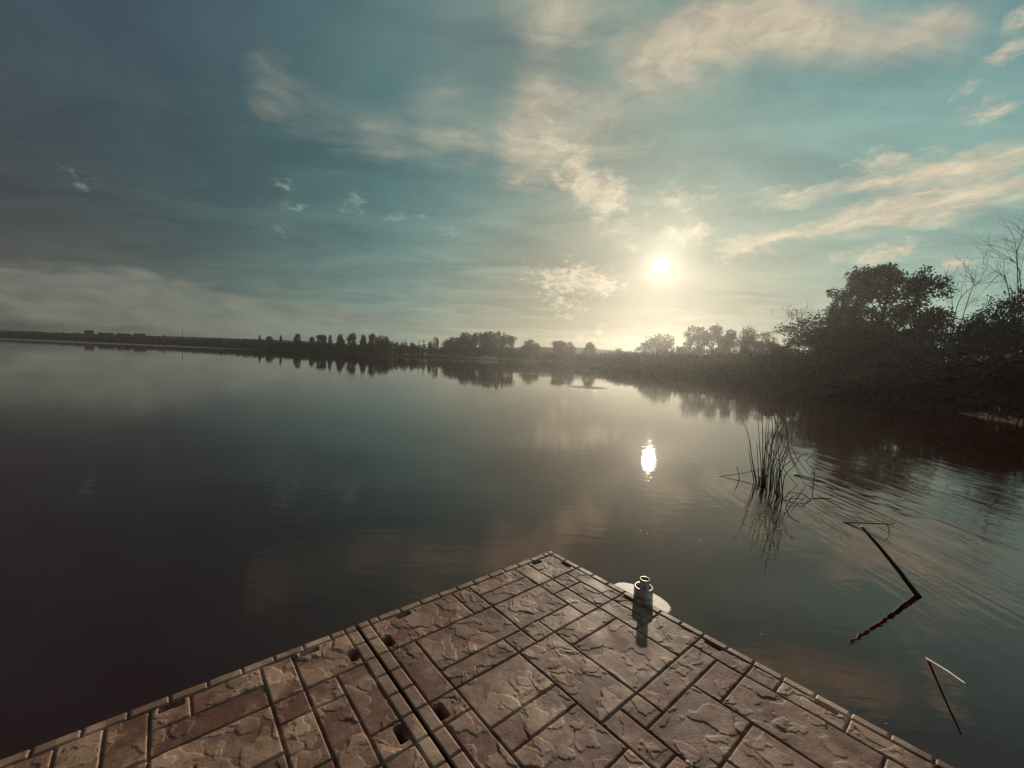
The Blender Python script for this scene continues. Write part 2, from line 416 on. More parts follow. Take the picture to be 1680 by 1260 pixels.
def terrain(X, Y):
    X = np.asarray(X, float); Y = np.asarray(Y, float)
    t = shore_dist(X, Y)
    t = t + (fbm(X * 0.25, Y * 0.25, 5, 3) - 0.5) * np.clip(np.hypot(X, Y) * 0.03, 0.8, 2.2)
    z = np.where(t < 0, -1.6 * sstep(0, 5, -t) - 0.02, 0.7 * (1 - np.exp(-np.maximum(t, 0) / 1.6)) + 0.02)
    far = sstep(120, 220, np.hypot(X, Y))
    z = z + far * (4.2 * sstep(8, 110, t)) + (1 - far) * 2.2 * sstep(6, 40, t)
    z = z + 4.6 * sstep(-120, -220, X) * sstep(6, 45, t)
    rd = np.exp(-(((X - RID[0]) / 75) ** 2 + ((Y - RID[1]) / 45) ** 2))
    z = z + 7.5 * rd * sstep(10, 60, t)
    z = z + (fbm(X * 0.06, Y * 0.06, 9, 4) - 0.5) * 1.4 * sstep(3, 30, t)
    return z
gx = np.concatenate([np.arange(-640, -40, 8.0), np.arange(-40, 70, 0.9), np.arange(70, 330, 4.0)])
gy = np.concatenate([np.arange(-110, -12, 7.0), np.arange(-12, 75, 0.9), np.arange(75, 512, 4.0)])
GX, GY = np.meshgrid(gx, gy, indexing='ij')
GZ = terrain(GX, GY)
ni, nj = GX.shape
idx = np.arange(ni * nj).reshape(ni, nj)
quads = np.stack([idx[:-1, :-1], idx[1:, :-1], idx[1:, 1:], idx[:-1, 1:]], -1).reshape(-1, 4)
g = link('ground', np_mesh('ground', np.stack([GX, GY, GZ], -1).reshape(-1, 3), quads, M_ground, True)); tag(g, kind='structure')

mw = bpy.data.materials.new('lake_water'); mw.use_nodes = True
N = NB(mw.node_tree); p = mw.node_tree.nodes['Principled BSDF']
p.inputs['Base Color'].default_value = (0.036, 0.004, 0.001, 1)
p.inputs['Roughness'].default_value = 0.015
p.inputs['IOR'].default_value = 2.05
p.inputs['Specular Tint'].default_value = (0.80, 0.58, 0.47, 1)
pos = N.n('ShaderNodeNewGeometry').outputs['Position']
sx = N.n('ShaderNodeSeparateXYZ'); N.L.new(pos, sx.inputs[0])
dist = N.vec('LENGTH', pos)
a0 = on_z(1350, 770); a1 = on_z(1650, 885); rip_dir = math.atan2(a1[1] - a0[1], a1[0] - a0[0])
swell = N.noise(N.mapping(pos, (0, 0, 0), (0, 0, R(0)), (0.55, 1.2, 1)), 0.9, 3, 0.5, 0.4)
fine = N.noise(N.mapping(pos, (4, 2, 0), (0, 0, R(8)), (0.6, 1.6, 1)), 5.5, 3, 0.55, 0.3)
rip = N.noise(N.mapping(pos, (0, 0, 0), (0, 0, rip_dir), (4.2, 0.42, 1), 'TEXTURE'), 1.5, 4, 0.55, 1.1)
def disc_mask(px, py, r, soft):
    c = on_z(px, py)
    return N.smooth(N.vec('DISTANCE', pos, tuple(c)), r, r + soft, 1.0, 0.0)
ripm = N.math('MAXIMUM', disc_mask(1580, 880, 1.6, 2.2), N.math('MULTIPLY', disc_mask(1460, 785, 1.6, 3.2), 0.7))
patch = N.smooth(N.noise(pos, 0.22, 3, 0.5), 0.42, 0.62)
farf = N.smooth(dist, 12.0, 90.0, 1.0, 0.45)
hgt = N.math('MULTIPLY', swell, 0.0026)
hgt = N.math('ADD', hgt, N.math('MULTIPLY', N.math('MULTIPLY', fine, 0.0011), N.math('ADD', N.math('ADD', N.math('MULTIPLY', patch, 0.8), 0.25), N.math('MULTIPLY', disc_mask(250, 690, 5.0, 14.0), 1.6))))
hgt = N.math('ADD', hgt, N.math('MULTIPLY', N.math('MULTIPLY', rip, 0.015), N.math('MULTIPLY', ripm, N.smooth(N.noise(pos, 0.8, 3, 0.5), 0.3, 0.7, 0.25, 1.0))))
# wind-ruffled strips by the far shore
def strip(p0, p1, half):
    a = on_z(*p0); b = on_z(*p1); m = (a + b) / 2; ang = math.atan2(b[1] - a[1], b[0] - a[0]); L = np.hypot(b[0] - a[0], b[1] - a[1]) / 2
    gq = N.n('ShaderNodeTexGradient', gradient_type='SPHERICAL')
    N.L.new(N.mapping(pos, (m[0], m[1], 0), (0, 0, ang), (L, half, 1), 'TEXTURE'), gq.inputs[0])
    return N.smooth(gq.outputs['Fac'], 0.0, 0.4)
ruf = N.math('MAXIMUM', strip((836, 611), (902, 614), 2.2), strip((455, 574.6), (580, 581.6), 16.0))
ruf = N.math('MAXIMUM', ruf, N.math('MULTIPLY', strip((-120, 549.5), (470, 576.5), 60.0), 0.8))
ruf = N.math('MAXIMUM', ruf, strip((930, 634), (1000, 638), 1.5))
hgt2 = N.math('ADD', N.math('MULTIPLY', hgt, farf), N.math('MULTIPLY', N.math('MULTIPLY', N.noise(pos, 3.0, 2, 0.5), 0.05), ruf))
b = N.n('ShaderNodeBump'); b.inputs['Strength'].default_value = 1.0; b.inputs['Distance'].default_value = 1.0
N.L.new(hgt2, b.inputs['Height'])
N.L.new(b.outputs[0], p.inputs['Normal'])
wv = [(-640, -110, 0), (329, -110, 0), (329, 507, 0), (-640, 507, 0)]
w = link('water', np_mesh('water', wv, [(0, 1, 2, 3)], mw)); tag(w, kind='structure')

# ------------------------------------------------------------------ the dock
C0 = on_z(903, 904, DOCK_Z)[:2]; Rr = on_z(1533, 1243, DOCK_Z)[:2]
ux = (Rr - C0) / np.linalg.norm(Rr - C0); vx = np.array([ux[1], -ux[0]])
def duv(u, v): return np.array([C0[0] + u * ux[0] + v * vx[0], C0[1] + u * ux[1] + v * vx[1]])
dock_rot = math.atan2(ux[1], ux[0])
UL = [0.185 + 0.139 * k for k in range(27)]
# groove segments: ('u', constant, from, to) run along v; ('v', constant, from, to) run along u
E1 = 1.548; G1 = 1.611; G2 = 1.627; E2 = 1.687; BU = 0.050; BV = 0.048
G_A = [('v', .163, .324, 1.02), ('v', .163, 1.296, 2.41), ('v', .310, BU, 1.296), ('v', .446, BU, .743), ('v', .446, 1.436, 2.27), ('v', .724, .604, 1.436), ('v', .724, 1.714, 1.99),
       ('v', .863, BU, .743), ('v', .863, 1.296, 1.714), ('v', 1.0, BU, .324), ('v', 1.0, .604, 1.99), ('v', 1.407, .324, 1.436), ('v', 1.407, 1.575, 2.41),
       ('v', 1.14, 1.436, 1.853), ('v', .86, 1.99, 2.41), ('v', 1.27, 1.853, 2.41), ('v', .60, 2.27, 2.8), ('v', 1.0, 1.99, 2.55),
       ('u', .185, .446, .863), ('u', .324, BV, E1), ('u', .464, .163, .446), ('u', .604, .446, 1.407), ('u', .743, .163, E1), ('u', .743, BV, .163), ('u', .882, .310, .724), ('u', .882, 1.407, E1),
       ('u', 1.02, BV, .310), ('u', 1.02, 1.0, 1.407), ('u', 1.158, 1.0, 1.407), ('u', 1.296, BV, 1.0), ('u', 1.296, 1.407, E1), ('u', 1.436, .163, .863), ('u', 1.436, 1.0, E1), ('u', 1.575, BV, .446),
       ('u', 1.575, .863, 1.0), ('u', 1.575, 1.14, 1.407), ('u', 1.714, .446, 1.0), ('u', 1.714, BV, .163), ('u', 1.853, 1.0, E1), ('u', 1.99, BV, .163), ('u', 1.99, .446, 1.27), ('u', 2.13, .163, .446), ('u', 2.13, 1.27, E1),
       ('u', 2.27, BV, .86), ('u', 2.41, .163, E1), ('u', 2.55, BV, E1), ('u', 2.97, BV, E1), ('v', .5, 2.55, 3.6), ('v', 1.0, 2.55, 3.6)]
G_B = [('v', 1.828, .324, 1.02), ('v', 1.969, BU, 1.158), ('v', 2.109, BU, .743), ('v', 2.384, BU, .185), ('v', 2.523, BU, .604), ('v', 2.662, BU, .324), ('v', 2.25, .604, 1.3), ('v', 2.39, .464, .882),
       ('u', .185, 2.109, 2.523), ('u', .324, E2, 2.662), ('u', .464, 1.828, 2.109), ('u', .604, 2.109, 2.8), ('u', .743, E2, 1.828), ('u', .743, 1.969, 2.39), ('u', .882, E2, 1.969), ('u', .882, 2.25, 2.66),
       ('u', 1.02, E2, 2.25), ('u', 1.158, 1.828, 2.25), ('u', 1.3, E2, 2.66), ('u', .464, 2.523, 2.8), ('v', 2.8, BU, 1.3), ('v', 2.66, .604, 1.3), ('u', 1.72, E2, 3.2), ('v', 2.2, 1.3, 3.6), ('u', 2.3, E2, 3.2), ('v', 2.7, 1.3, 3.6), ('u', 2.9, E2, 3.2), ('v', 2.94, BU, 1.3)]
SOCK = [(.236, .052, 0), (.812, .045, 0), (1.371, .045, 0), (1.903, .045, 0), (2.45, .045, 0), (.066, .232, 1), (.062, 1.356, 1), (.062, 1.89, 1), (.064, 2.452, 1), (.062, 3.0, 1),
        (.240, 1.533, 0), (.812, 1.536, 0), (1.372, 1.536, 0), (1.94, 1.536, 0), (.236, 1.704, 0), (.806, 1.704, 0), (1.37, 1.704, 0), (1.94, 1.704, 0)]
NO_GROOVE = []
def discs(n, area, seed, r0, r1):
    r = np.random.default_rng(seed)
    return np.stack([r.uniform(area[0], area[1], n), r.uniform(area[2], area[3], n), r0 + (r1 - r0) * r.random(n) ** 2.0], -1)
def disc_field(U, V, ds):
    f = np.full(U.shape, -1.0)
    cell = 0.25
    for (a, b_, r) in ds:
        m = (np.abs(U - a) < r + .02) & (np.abs(V - b_) < r + .02)
        if m.any():
            d = r - np.hypot(U[m] - a, V[m] - b_)
            f[m] = np.maximum(f[m], d)
    return f
def dock_module(name, v0, v1, grooves, borders, u_fine, seed, label, uend=3.6):
    """borders: list of ('u'|'v', inner line) ; heightfield over u 0..uend, v v0..v1"""
    inset = 0.006
    us = np.concatenate([np.linspace(0, inset, 5)[:-1], np.arange(inset, u_fine, 0.0034), np.arange(u_fine, uend, 0.02), [uend]])
    vs = np.concatenate([np.linspace(v0, v0 + inset, 5)[:-1], np.arange(v0 + inset, v1 - inset, 0.0034), np.linspace(v1 - inset, v1, 5)])
    U, V = np.meshgrid(us, vs, indexing='ij')
    # distance to grooves
    dg = np.full(U.shape, 1.0)
    for k, c, a, b_ in grooves:
        if k == 'u': q = np.hypot(U - c, np.maximum(np.maximum(a - V, V - b_), 0))
        else: q = np.hypot(V - c, np.maximum(np.maximum(a - U, U - b_), 0))
        dg = np.minimum(dg, q)
    bm = np.zeros(U.shape, bool)
    for k, line, side, joints in borders:
        A, B = (U, V) if k == 'u' else (V, U)
        inside = (A < line) if side < 0 else (A > line)
        dg = np.minimum(dg, np.abs(A - line))
        bm |= inside
        for j in joints: dg = np.where(inside, np.minimum(dg, np.abs(B - j)), dg)
    # slab ids on the 0.139 m cells
    ue = [BU] + [0.185 + 0.139 * k for k in range(26)]
    ve = sorted(set([round(c, 3) for k, c, a, b_ in grooves if k == 'v'] + [round(v0, 3), round(v1, 3)]))
    nu, nv = len(ue) - 1, len(ve) - 1
    par = list(range(nu * nv))
    def find(i):
        while par[i] != i: i = par[i]
        return i
    def wall(kind, c, m):
        for k, cc, a, b_ in grooves:
            if k == kind and abs(cc - c) < 0.03 and a - .01 < m < b_ + .01: return True
        return False
    for i in range(nu):
        for j in range(nv):
            mu = (ue[i] + ue[i + 1]) / 2; mv = (ve[j] + ve[j + 1]) / 2
            if i + 1 < nu and not wall('u', ue[i + 1], mv): par[find(i * nv + j)] = find((i + 1) * nv + j)
            if j + 1 < nv and not wall('v', ve[j + 1], mu): par[find(i * nv + j)] = find(i * nv + j + 1)
    sid = np.array([find(i) for i in range(nu * nv)]).reshape(nu, nv)
    ci = np.clip(np.searchsorted(ue, U) - 1, 0, nu - 1); cj = np.clip(np.searchsorted(ve, V) - 1, 0, nv - 1)
    S = sid[ci, cj]
    rs = np.random.default_rng(seed); offu = rs.uniform(-1.0, 1.0, nu * nv)[S]; offv = rs.uniform(-1.0, 1.0, nu * nv)[S]; ton = rs.uniform(-0.25, 0.35, nu * nv)[S]
    # stacked chipped plates
    uu = (U + offu) ; vv = (V + offv)
    wu = uu + (fbm(U * 16, V * 16, 3 + seed, 3) - 0.5) * 0.085; wv_ = vv + (fbm(U * 16, V * 16, 53 + seed, 3) - 0.5) * 0.085
    h = np.zeros(U.shape); area = (-1.1, uend + 1.1, v0 - 1.1, v1 + 1.1); ar = (area[1] - area[0]) * (area[3] - area[2])
    edge = 0.0018
    plate = np.zeros(U.shape)
    for lv, (dens, r0, r1, hh) in enumerate([(48, .04, .13, .0021), (36, .03, .11, .0019), (22, .025, .08, .0017)]):
        fd = disc_field(wu, wv_, discs(int(dens * ar), area, seed * 10 + lv, r0, r1))
        s = sstep(-edge, edge, fd); h += hh * s; plate += s
    h += (fbm(U * 30, V * 30, 71, 3) - 0.5) * 0.0016 + (fbm(U * 7, V * 7, 77, 2) - 0.5) * 0.004
    h = np.where(bm, 0.004 + (fbm(U * 40, V * 40, 81, 2) - 0.5) * 0.0008, h)
    gw = 0.0038
    h = h - 0.0014 * (1 - sstep(gw, 0.012, dg))
    h = h * sstep(gw - .001, gw + .003, dg) - 0.011 * (1 - sstep(gw - 0.0022, gw + 0.0022, dg))
    # coupling sockets
    sk = np.zeros(U.shape, int)
    for n_, (a, b_, k) in enumerate(SOCK):
        if k == 0: b_ += .014 if b_ < .5 else (-.012 if b_ < 1.6 else .012)
        else: a += .012
        if not (v0 - .02 < b_ < v1 + .02): continue
        hu, hv = (.045, .020) if k == 0 else (.020, .045)
        qx = np.maximum(np.abs(U - a) - hu + .012, 0); qy = np.maximum(np.abs(V - b_) - hv + .012, 0)
        rr = np.hypot(qx, qy) - .012
        rr = np.where(bm, 1.0, rr)
        h = np.where(rr < 0.002, -0.055 * (1 - sstep(-0.004, 0.002, rr)) + h * sstep(-0.004, 0.002, rr), h)
        sk[rr < -0.003] = n_ + 1
    # rounded rim falling over the outer edges
    e = np.minimum(np.minimum(U, V - v0), v1 - V); t = np.clip(e / inset, 0, 1)
    h = h - inset * (1 - np.sqrt(np.clip(1 - (1 - t) ** 2, 0, 1)))
    P = np.stack([C0[0] + U * ux[0] + V * vx[0], C0[1] + U * ux[1] + V * vx[1], DOCK_Z + h], -1)
    ctr = duv(uend / 2, (v0 + v1) / 2); root = empty(name, (ctr[0], ctr[1], 0.0), 0.0)
    P = P - np.array([ctr[0], ctr[1], 0.0])
    tag(root, label, 'dock')
    ni, nj = U.shape; idx = np.arange(ni * nj).reshape(ni, nj)
    q = np.stack([idx[:-1, :-1], idx[:-1, 1:], idx[1:, 1:], idx[1:, :-1]], -1).reshape(-1, 4)
    Pv = P.reshape(-1, 3); tone = (ton + 0.25 * (plate - 1)).ravel()
    n0 = np.cross(Pv[q[0, 1]] - Pv[q[0, 0]], Pv[q[0, 2]] - Pv[q[0, 0]])
    if n0[2] < 0: q = q[:, ::-1]
    fb = bm.ravel()[q].all(1); fs = sk.ravel()[q].max(1); fs = np.where((sk.ravel()[q] > 0).all(1), fs, 0)
    def sub(nm, fm, m):
        qq = q[fm]; used, inv = np.unique(qq, return_inverse=True)
        return link(nm, np_mesh(nm, Pv[used], inv.reshape(-1, 4), m, True, {'tone': tone[used]}), root)
    sub('stone_panel', (~fb) & (fs == 0), M_dock)
    tag(sub('edge_border', fb, M_border), 'paler row of small bricks along the edge')
    for n_ in sorted(set(fs[fs > 0])): sub('coupling_socket', fs == n_, M_sock)
    # float body under the panel
    mb = MB(); q0 = [duv(a, b_) - ctr for a, b_ in ((.0005, v0 + .0005), (uend, v0 + .0005), (uend, v1 - .0005), (.0005, v1 - .0005))]
    if (q0[1][0] - q0[0][0]) * (q0[2][1] - q0[0][1]) - (q0[1][1] - q0[0][1]) * (q0[2][0] - q0[0][0]) < 0: q0 = q0[::-1]
    mb.prism([tuple(p_) for p_ in q0], -0.12, DOCK_Z - inset - .062)
    mb.build('float_body', M_side, root)
    mb = MB(); th = .004                       # thin walls closing the side between rim and body
    for a, b_ in zip(q0, q0[1:] + q0[:1]):
        nrm = np.array([b_[1] - a[1], a[0] - b_[0]]); nrm = -nrm / np.linalg.norm(nrm) * th
        mb.prism([tuple(a), tuple(b_), tuple(b_ + nrm), tuple(a + nrm)], DOCK_Z - inset - .0625, DOCK_Z - inset - 0.0003)
    mb.build('side_wall', M_side, root)
    return root
jr = [0.186 + 0.1385 * k for k in range(26)]
jl = [0.105 + 0.1385 * k for k in range(24)]
jg = [0.175 + 0.1415 * k for k in range(25)]
dock_module('dock_section', 0.0, G1, G_A, [('v', BV, -1, jr), ('u', BU, -1, jl), ('v', E1, 1, jg)], 2.7, 11,
            'brown stone-patterned floating dock section with the outer corner and the pipe bracket')
dock_module('dock_section', G2, 3.25, G_B, [('u', BU, -1, [1.627 + .138 * k for k in range(13)]), ('v', E2, -1, jg)], 1.75, 23,
            'brown stone-patterned floating dock section left of the narrow gap, without pipe bracket')

# pipe and its bracket on the right edge of the dock
pc = duv(0.838, -0.062)
br = empty('pipe_bracket', (pc[0], pc[1], DOCK_Z)); br.rotation_euler = (0, 0, dock_rot)
tag(br, 'cream half-moon plastic bracket with a grey sleeve on the right edge of the dock', 'bracket')
sgn = 1.0 if (vx @ np.array([-math.sin(dock_rot), math.cos(dock_rot)])) > 0 else -1.0
poly = []
for k in range(41):
    t = math.pi * k / 40
    x = 0.215 * np.sign(math.cos(t)) * abs(math.cos(t)) ** 0.8; y = 0.058 - 0.150 * math.sin(t) ** 0.75
    poly.append((x, y * sgn))
if sgn < 0: poly = poly[::-1]
mb = MB(); mb.prism(poly, -0.075, -0.004)
area2 = sum(a[0] * b_[1] - b_[0] * a[1] for a, b_ in zip(poly, poly[1:] + poly[:1]))
if area2 < 0: mb = MB(); mb.prism(poly[::-1], -0.075, -0.004)
mb.build('bracket_plate', M_brk, br, False, 0.010)
mb = MB(); mb.lathe([(.046, -.30), (.054, -.30), (.056, -.02), (.0635, .0), (.0635, .058), (.062, .061), (.052, .061), (.0505, .058), (.046, .0)], (0, 0, 0), 48)
sv = mb.build('sleeve', M_pipe, br, True)
mb = MB(); mb.lathe([(.0515, .0612), (.0625, .0612), (.0618, .0635), (.0522, .0635)], (0, 0, 0), 48); mb.build('sleeve_rim', M_rim, sv, True)
pp = empty('mooring_pipe', (pc[0], pc[1], -1.5)); tag(pp, 'narrow open steel pipe standing inside the bracket sleeve at the dock edge', 'pipe')
mb = MB(); T = 1.5 + DOCK_Z + .115
mb.lathe([(.0285, 0), (.0325, 0), (.0325, T), (.0285, T)], (.004, 0, 0), 40); tb = mb.build('pipe_tube', M_pipe, pp, True)
mb = MB(); mb.lathe([(.0278, T + .0003), (.0332, T + .0003), (.0328, T + .003), (.0282, T + .003)], (.004, 0, 0), 40); mb.build('pipe_rim', M_rim, pp, True)
for o in (sv, tb):
    o.data.polygons.foreach_set('use_smooth', [True] * len(o.data.polygons))
    e_ = o.modifiers.new('edge', 'EDGE_SPLIT'); e_.split_angle = R(35)

# a pebble left on the dock
pb = on_z(1130, 1254, DOCK_Z + .004)
me = bpy.data.meshes.new('pebble'); import bmesh
bm_ = bmesh.new(); bmesh.ops.create_icosphere(bm_, subdivisions=3, radius=1.0)
for v in bm_.verts:
    n_ = 1 + 0.25 * (math.sin(v.co.x * 3.1 + 1) * math.cos(v.co.y * 2.7) + 0.5 * math.sin(v.co.z * 4 + v.co.x * 2)); v.co = Vector((v.co.x * .017, v.co.y * .009, v.co.z * .006)) * n_
bm_.to_mesh(me); bm_.free(); me.materials.append(M_fleck)
me.polygons.foreach_set('use_smooth', [True] * len(me.polygons))
o = link('pebble', me); o.location = (pb[0], pb[1], DOCK_Z + .009); o.rotation_euler = (0, 0, -.6); tag(o, 'small pale pebble lying on the brown dock near the bottom of the picture', 'pebble')

# ------------------------------------------------------------------ sticks and reeds in the water
def mirror_pt(p1, p2):
    """the point whose picture is p1 and whose mirror image in the water is p2"""
    d1, d2 = ray(*p1), ray(*p2)
    A = np.array([[d1[0], -d2[0]], [d1[1], -d2[1]], [d1[2], d2[2]]]); bb = np.array([0, 0, -2 * CAM_Z])
    t, s = np.linalg.lstsq(A, bb, rcond=None)[0]
    return CAM + d1 * t
def curve(pts, n=12):
    """Catmull-Rom through the points"""
    P = [np.array(p, float) for p in pts]
    if len(P) == 2: return [P[0] + (P[1] - P[0]) * k / n for k in range(n + 1)]
    P = [2 * P[0] - P[1]] + P + [2 * P[-1] - P[-2]]; o = []
    for i in range(1, len(P) - 2):
        for k in range(n):
            t = k / n
            o.append(0.5 * (2 * P[i] + (P[i + 1] - P[i - 1]) * t + (2 * P[i - 1] - 5 * P[i] + 4 * P[i + 1] - P[i + 2]) * t * t + (3 * P[i] - P[i - 1] - 3 * P[i + 1] + P[i + 2]) * t ** 3))
    o.append(P[-2]); return o
def stick(name, pts, r0, r1, m, label, cat, wob=0.0, smooth=True):
    path = curve(pts, 8) if smooth else [np.array(q, float) for q in pts]
    if wob:
        for q in path[1:-1]: q += rng.normal(0, wob, 3)
    org = path[0]; rr = np.linspace(r0, r1, len(path))
    mb = MB(); mb.tube([q - org for q in path], rr, 8)
    o = mb.build(name, m, None, True); o.location = org; tag(o, label, cat); return o
b0 = on_z(1507, 978); t0 = mirror_pt((1428, 880), (1414, 1046)); t1 = mirror_pt((1413, 864), (1402, 1060))
dn = b0 - t0; dn = b0 + dn / np.linalg.norm(dn) * .25
stick('dead_branch', [dn, b0, (b0 + t0) / 2 + np.array([0, 0, .01]), t0, t1], .026, .008, M_stick, 'dark brown branch rising at a slant out of the water right of the dock', 'branch', .002)
a = on_z(1386, 857); tt = mirror_pt((1466, 860), (1462, 893))
stick('broken_reed', [a - (tt - a) * .06, a, (a + tt) / 2, tt], .011, .006, M_stick, 'thin dark broken stalk lying low across the tip of the slanting branch', 'stalk')
k0 = a + (tt - a) * .86; k1 = on_z(1458, 876)
stick('hanging_twig', [k0, (k0 + k1) / 2 + np.array([.02, 0, .0]), k1 - np.array([0, 0, .03])], .005, .003, M_stick, 'tiny twig hanging from the broken stalk into the water', 'twig')
a = on_z(1522, 1082); tt = mirror_pt((1587, 1124), (1578, 1206))
stick('bleached_stick', [a - (tt - a) * .10, a, a + (tt - a) * .5 + np.array([0, 0, .006]), tt], .009, .005, M_pale, 'bright bleached stick poking out of the dark water near the right edge of the dock', 'stick')
a = on_z(1303, 779); bq = on_z(1371, 797)
stick('floating_stick', [a + np.array([0, 0, .012]), (a + bq) / 2 + np.array([0, 0, .015]), bq + np.array([0, 0, -.02])], .012, .006, M_stick, 'dark stick floating flat on the water just right of the reed clump', 'stick')
a = on_z(1334, 818); bq = on_z(1366, 818)
stick('floating_stalk', [a + np.array([0, 0, .006]), bq + np.array([0, 0, .002])], .006, .004, M_stick, 'short thin stalk floating below the reed clump', 'stalk')

RB = on_z(1251, 794); rdep = (RB - CAM) @ np.array(fwd)
reed = empty('reed_clump', tuple(RB)); tag(reed, 'tall clump of thin dark reeds standing in the water beyond the pipe', 'reeds')
def rp(X, Y, dd=0.0): return at(1150 + X / 3.17, 630 + Y / 3.17, rdep + dd)
REEDS = [([(290, 520), (268, 400), (245, 260), (215, 190)], 1), ([(275, 515), (262, 430), (248, 340)], .9), ([(318, 512), (306, 330), (295, 180)], 1), ([(322, 512), (321, 300), (319, 140)], 1.2), ([(326, 505), (334, 330), (346, 145)], 1.2),
         ([(330, 505), (345, 320), (356, 155)], 1), ([(336, 510), (370, 300), (410, 215), (440, 165)], .9), ([(345, 520), (375, 300), (430, 150)], .8), ([(362, 525), (385, 330), (446, 170)], .9), ([(366, 535), (368, 430), (410, 320), (442, 200)], 1),
         ([(372, 540), (375, 440), (392, 330), (380, 150)], .8), ([(384, 560), (380, 450), (425, 340), (455, 235)], 1), ([(395, 575), (390, 470), (415, 390), (470, 330)], 1), ([(404, 580), (398, 460), (450, 370), (520, 360)], 1), ([(412, 590), (410, 470), (465, 400), (570, 355)], 1),
         ([(425, 600), (418, 500), (402, 330), (398, 180)], .9), ([(358, 520), (366, 380), (372, 250), (368, 150)], .8), ([(300, 515), (296, 400), (290, 300)], .8), ([(283, 518), (264, 380), (256, 300)], .8), ([(400, 570), (412, 430), (452, 300), (440, 210)], .8),
         ([(330, 500), (352, 420), (338, 300)], .8), ([(388, 562), (430, 420), (455, 330), (450, 280)], .8), ([(314, 512), (330, 380), (352, 290), (420, 240)], .8),
         ([(420, 600), (436, 480), (480, 430), (520, 372)], .8), ([(378, 150), (410, 270), (490, 430), (550, 545)], .7), ([(345, 290), (390, 380), (440, 455), (518, 552)], .8), ([(330, 325), (370, 400), (430, 480)], .7), ([(455, 330), (480, 400), (530, 480)], .7), ([(470, 330), (510, 400), (560, 470)], .7)]
for i, (ps, th) in enumerate(REEDS):
    dd = ((i * 37) % 17 / 17.0 - .5) * .25 * 0.6
    # the base of a stem is where it meets the water
    P3 = [rp(X, Y, dd) for X, Y in ps]
    if i < 24:
        bz = on_z(1150 + ps[0][0] / 3.17, 630 + ps[0][1] / 3.17); sh = (bz - CAM) @ np.array(fwd)
        P3 = [at(1150 + X / 3.17, 630 + Y / 3.17, sh) for X, Y in ps]; P3 = [P3[0] + np.array([0, 0, -.25])] + P3
    path = curve(P3, 6); mb = MB(); mb.tube([q - RB for q in path], np.linspace(0.0105 * th, .0036, len(path)), 5); mb.build('reed_stem', M_reed, reed, True)
def reed_px(ps, th=.006):
    """broken stems: first point lies on the water, the others keep its distance"""
    bz = on_z(1150 + ps[0][0] / 3.17, 630 + ps[0][1] / 3.17); sh = (bz - CAM) @ np.array(fwd)
    P3 = [at(1150 + X / 3.17, 630 + Y / 3.17, sh) for X, Y in ps]; P3 = [P3[0] + (P3[0] - P3[1]) * .1] + P3
    mb = MB(); mb.tube([q - RB for q in P3], th, 5); mb.build('reed_stem', M_reed, reed, True)
for ps in ([(97, 480), (230, 462), (350, 435)], [(200, 495), (193, 455), (185, 432)], [(572, 605), (530, 570), (455, 562), (440, 590)], [(518, 552), (470, 560)], [(585, 520), (592, 450), (545, 402), (600, 345)], [(580, 540), (565, 530)], [(440, 640), (470, 590), (520, 560)], [(430, 605), (480, 595), (532, 600)]):
    reed_px(ps)
# clump root
mb = MB()
for k in range(14):
    q = on_z(1251 + rng.normal(0, 3), 793 + rng.normal(0, 2)) - RB; mb.tube([q + np.array([0, 0, -.2]), q + np.array([rng.normal(0, .02), 0, .05]), q + np.array([rng.normal(0, .05), 0, rng.uniform(.1, .25)])], [.012, .009, .003], 5)
mb.build('root_tuft', M_reed, reed, True)

# floating flecks; the shore leaves are coloured pale to stand for glints
FL = [(1388, 649), (1401, 651), (1412, 653), (1419, 654), (1430, 657), (1436, 658.5), (1441, 659), (1456, 652), (1472, 654), (1481, 667), (1486, 668), (1500, 671), (1524, 674), (1546, 676), (1326, 671), (1322, 683), (1319, 692), (1309, 721), (1336, 667)]
fm = None
for i, (x, y) in enumerate(FL):
    q = on_z(x, y); dpt = q[1]
    if fm is None:
        mb = MB()
        n_ = 9
        mb.prism([(math.cos(2 * math.pi * k / n_) * (1 + .25 * math.sin(k * 2.3)), math.sin(2 * math.pi * k / n_) * .55 * (1 + .2 * math.cos(k * 3.1))) for k in range(n_)], -.1, .12)
        o = mb.build('glint_leaf', M_fleck, None, False, .08); fm = o
    else:
        o = fm.copy(); COL.objects.link(o)
    s = (.013 + .016 * rng.random()) * max(1.0, dpt / 14); o.location = (q[0], q[1], .012 * s * 6); o.scale = (s * (1 + rng.random()), s, s * .25); o.rotation_euler = (0, 0, rng.uniform(-.4, .4))
    tag(o, 'floating leaf coloured pale as a glint on the dark water along the right shore', 'leaf', 'floating leaves coloured pale as glints along the right shore')
for i, (x, y, l) in enumerate([(1051, 871, 'tiny pale seed floating on the water beyond the dock corner, left one of a pair'), (1062, 876, 'tiny pale seed floating on the water beyond the dock corner, right one of a pair'), (1148, 887, 'tiny pale seed floating halfway between the pipe and the reed clump'), (1249, 1041, 'tiny pale seed floating on the water level with the top of the right dock border'), (1453, 1188, 'tiny pale seed floating close to the right dock edge near the bottom')]):
    o = fm.copy(); COL.objects.link(o); o.name = 'floating_seed'; q = on_z(x, y); o.location = (q[0], q[1], .003); o.scale = (.007, .006, .004); tag(o, l, 'seed', 'tiny seeds floating near the dock')

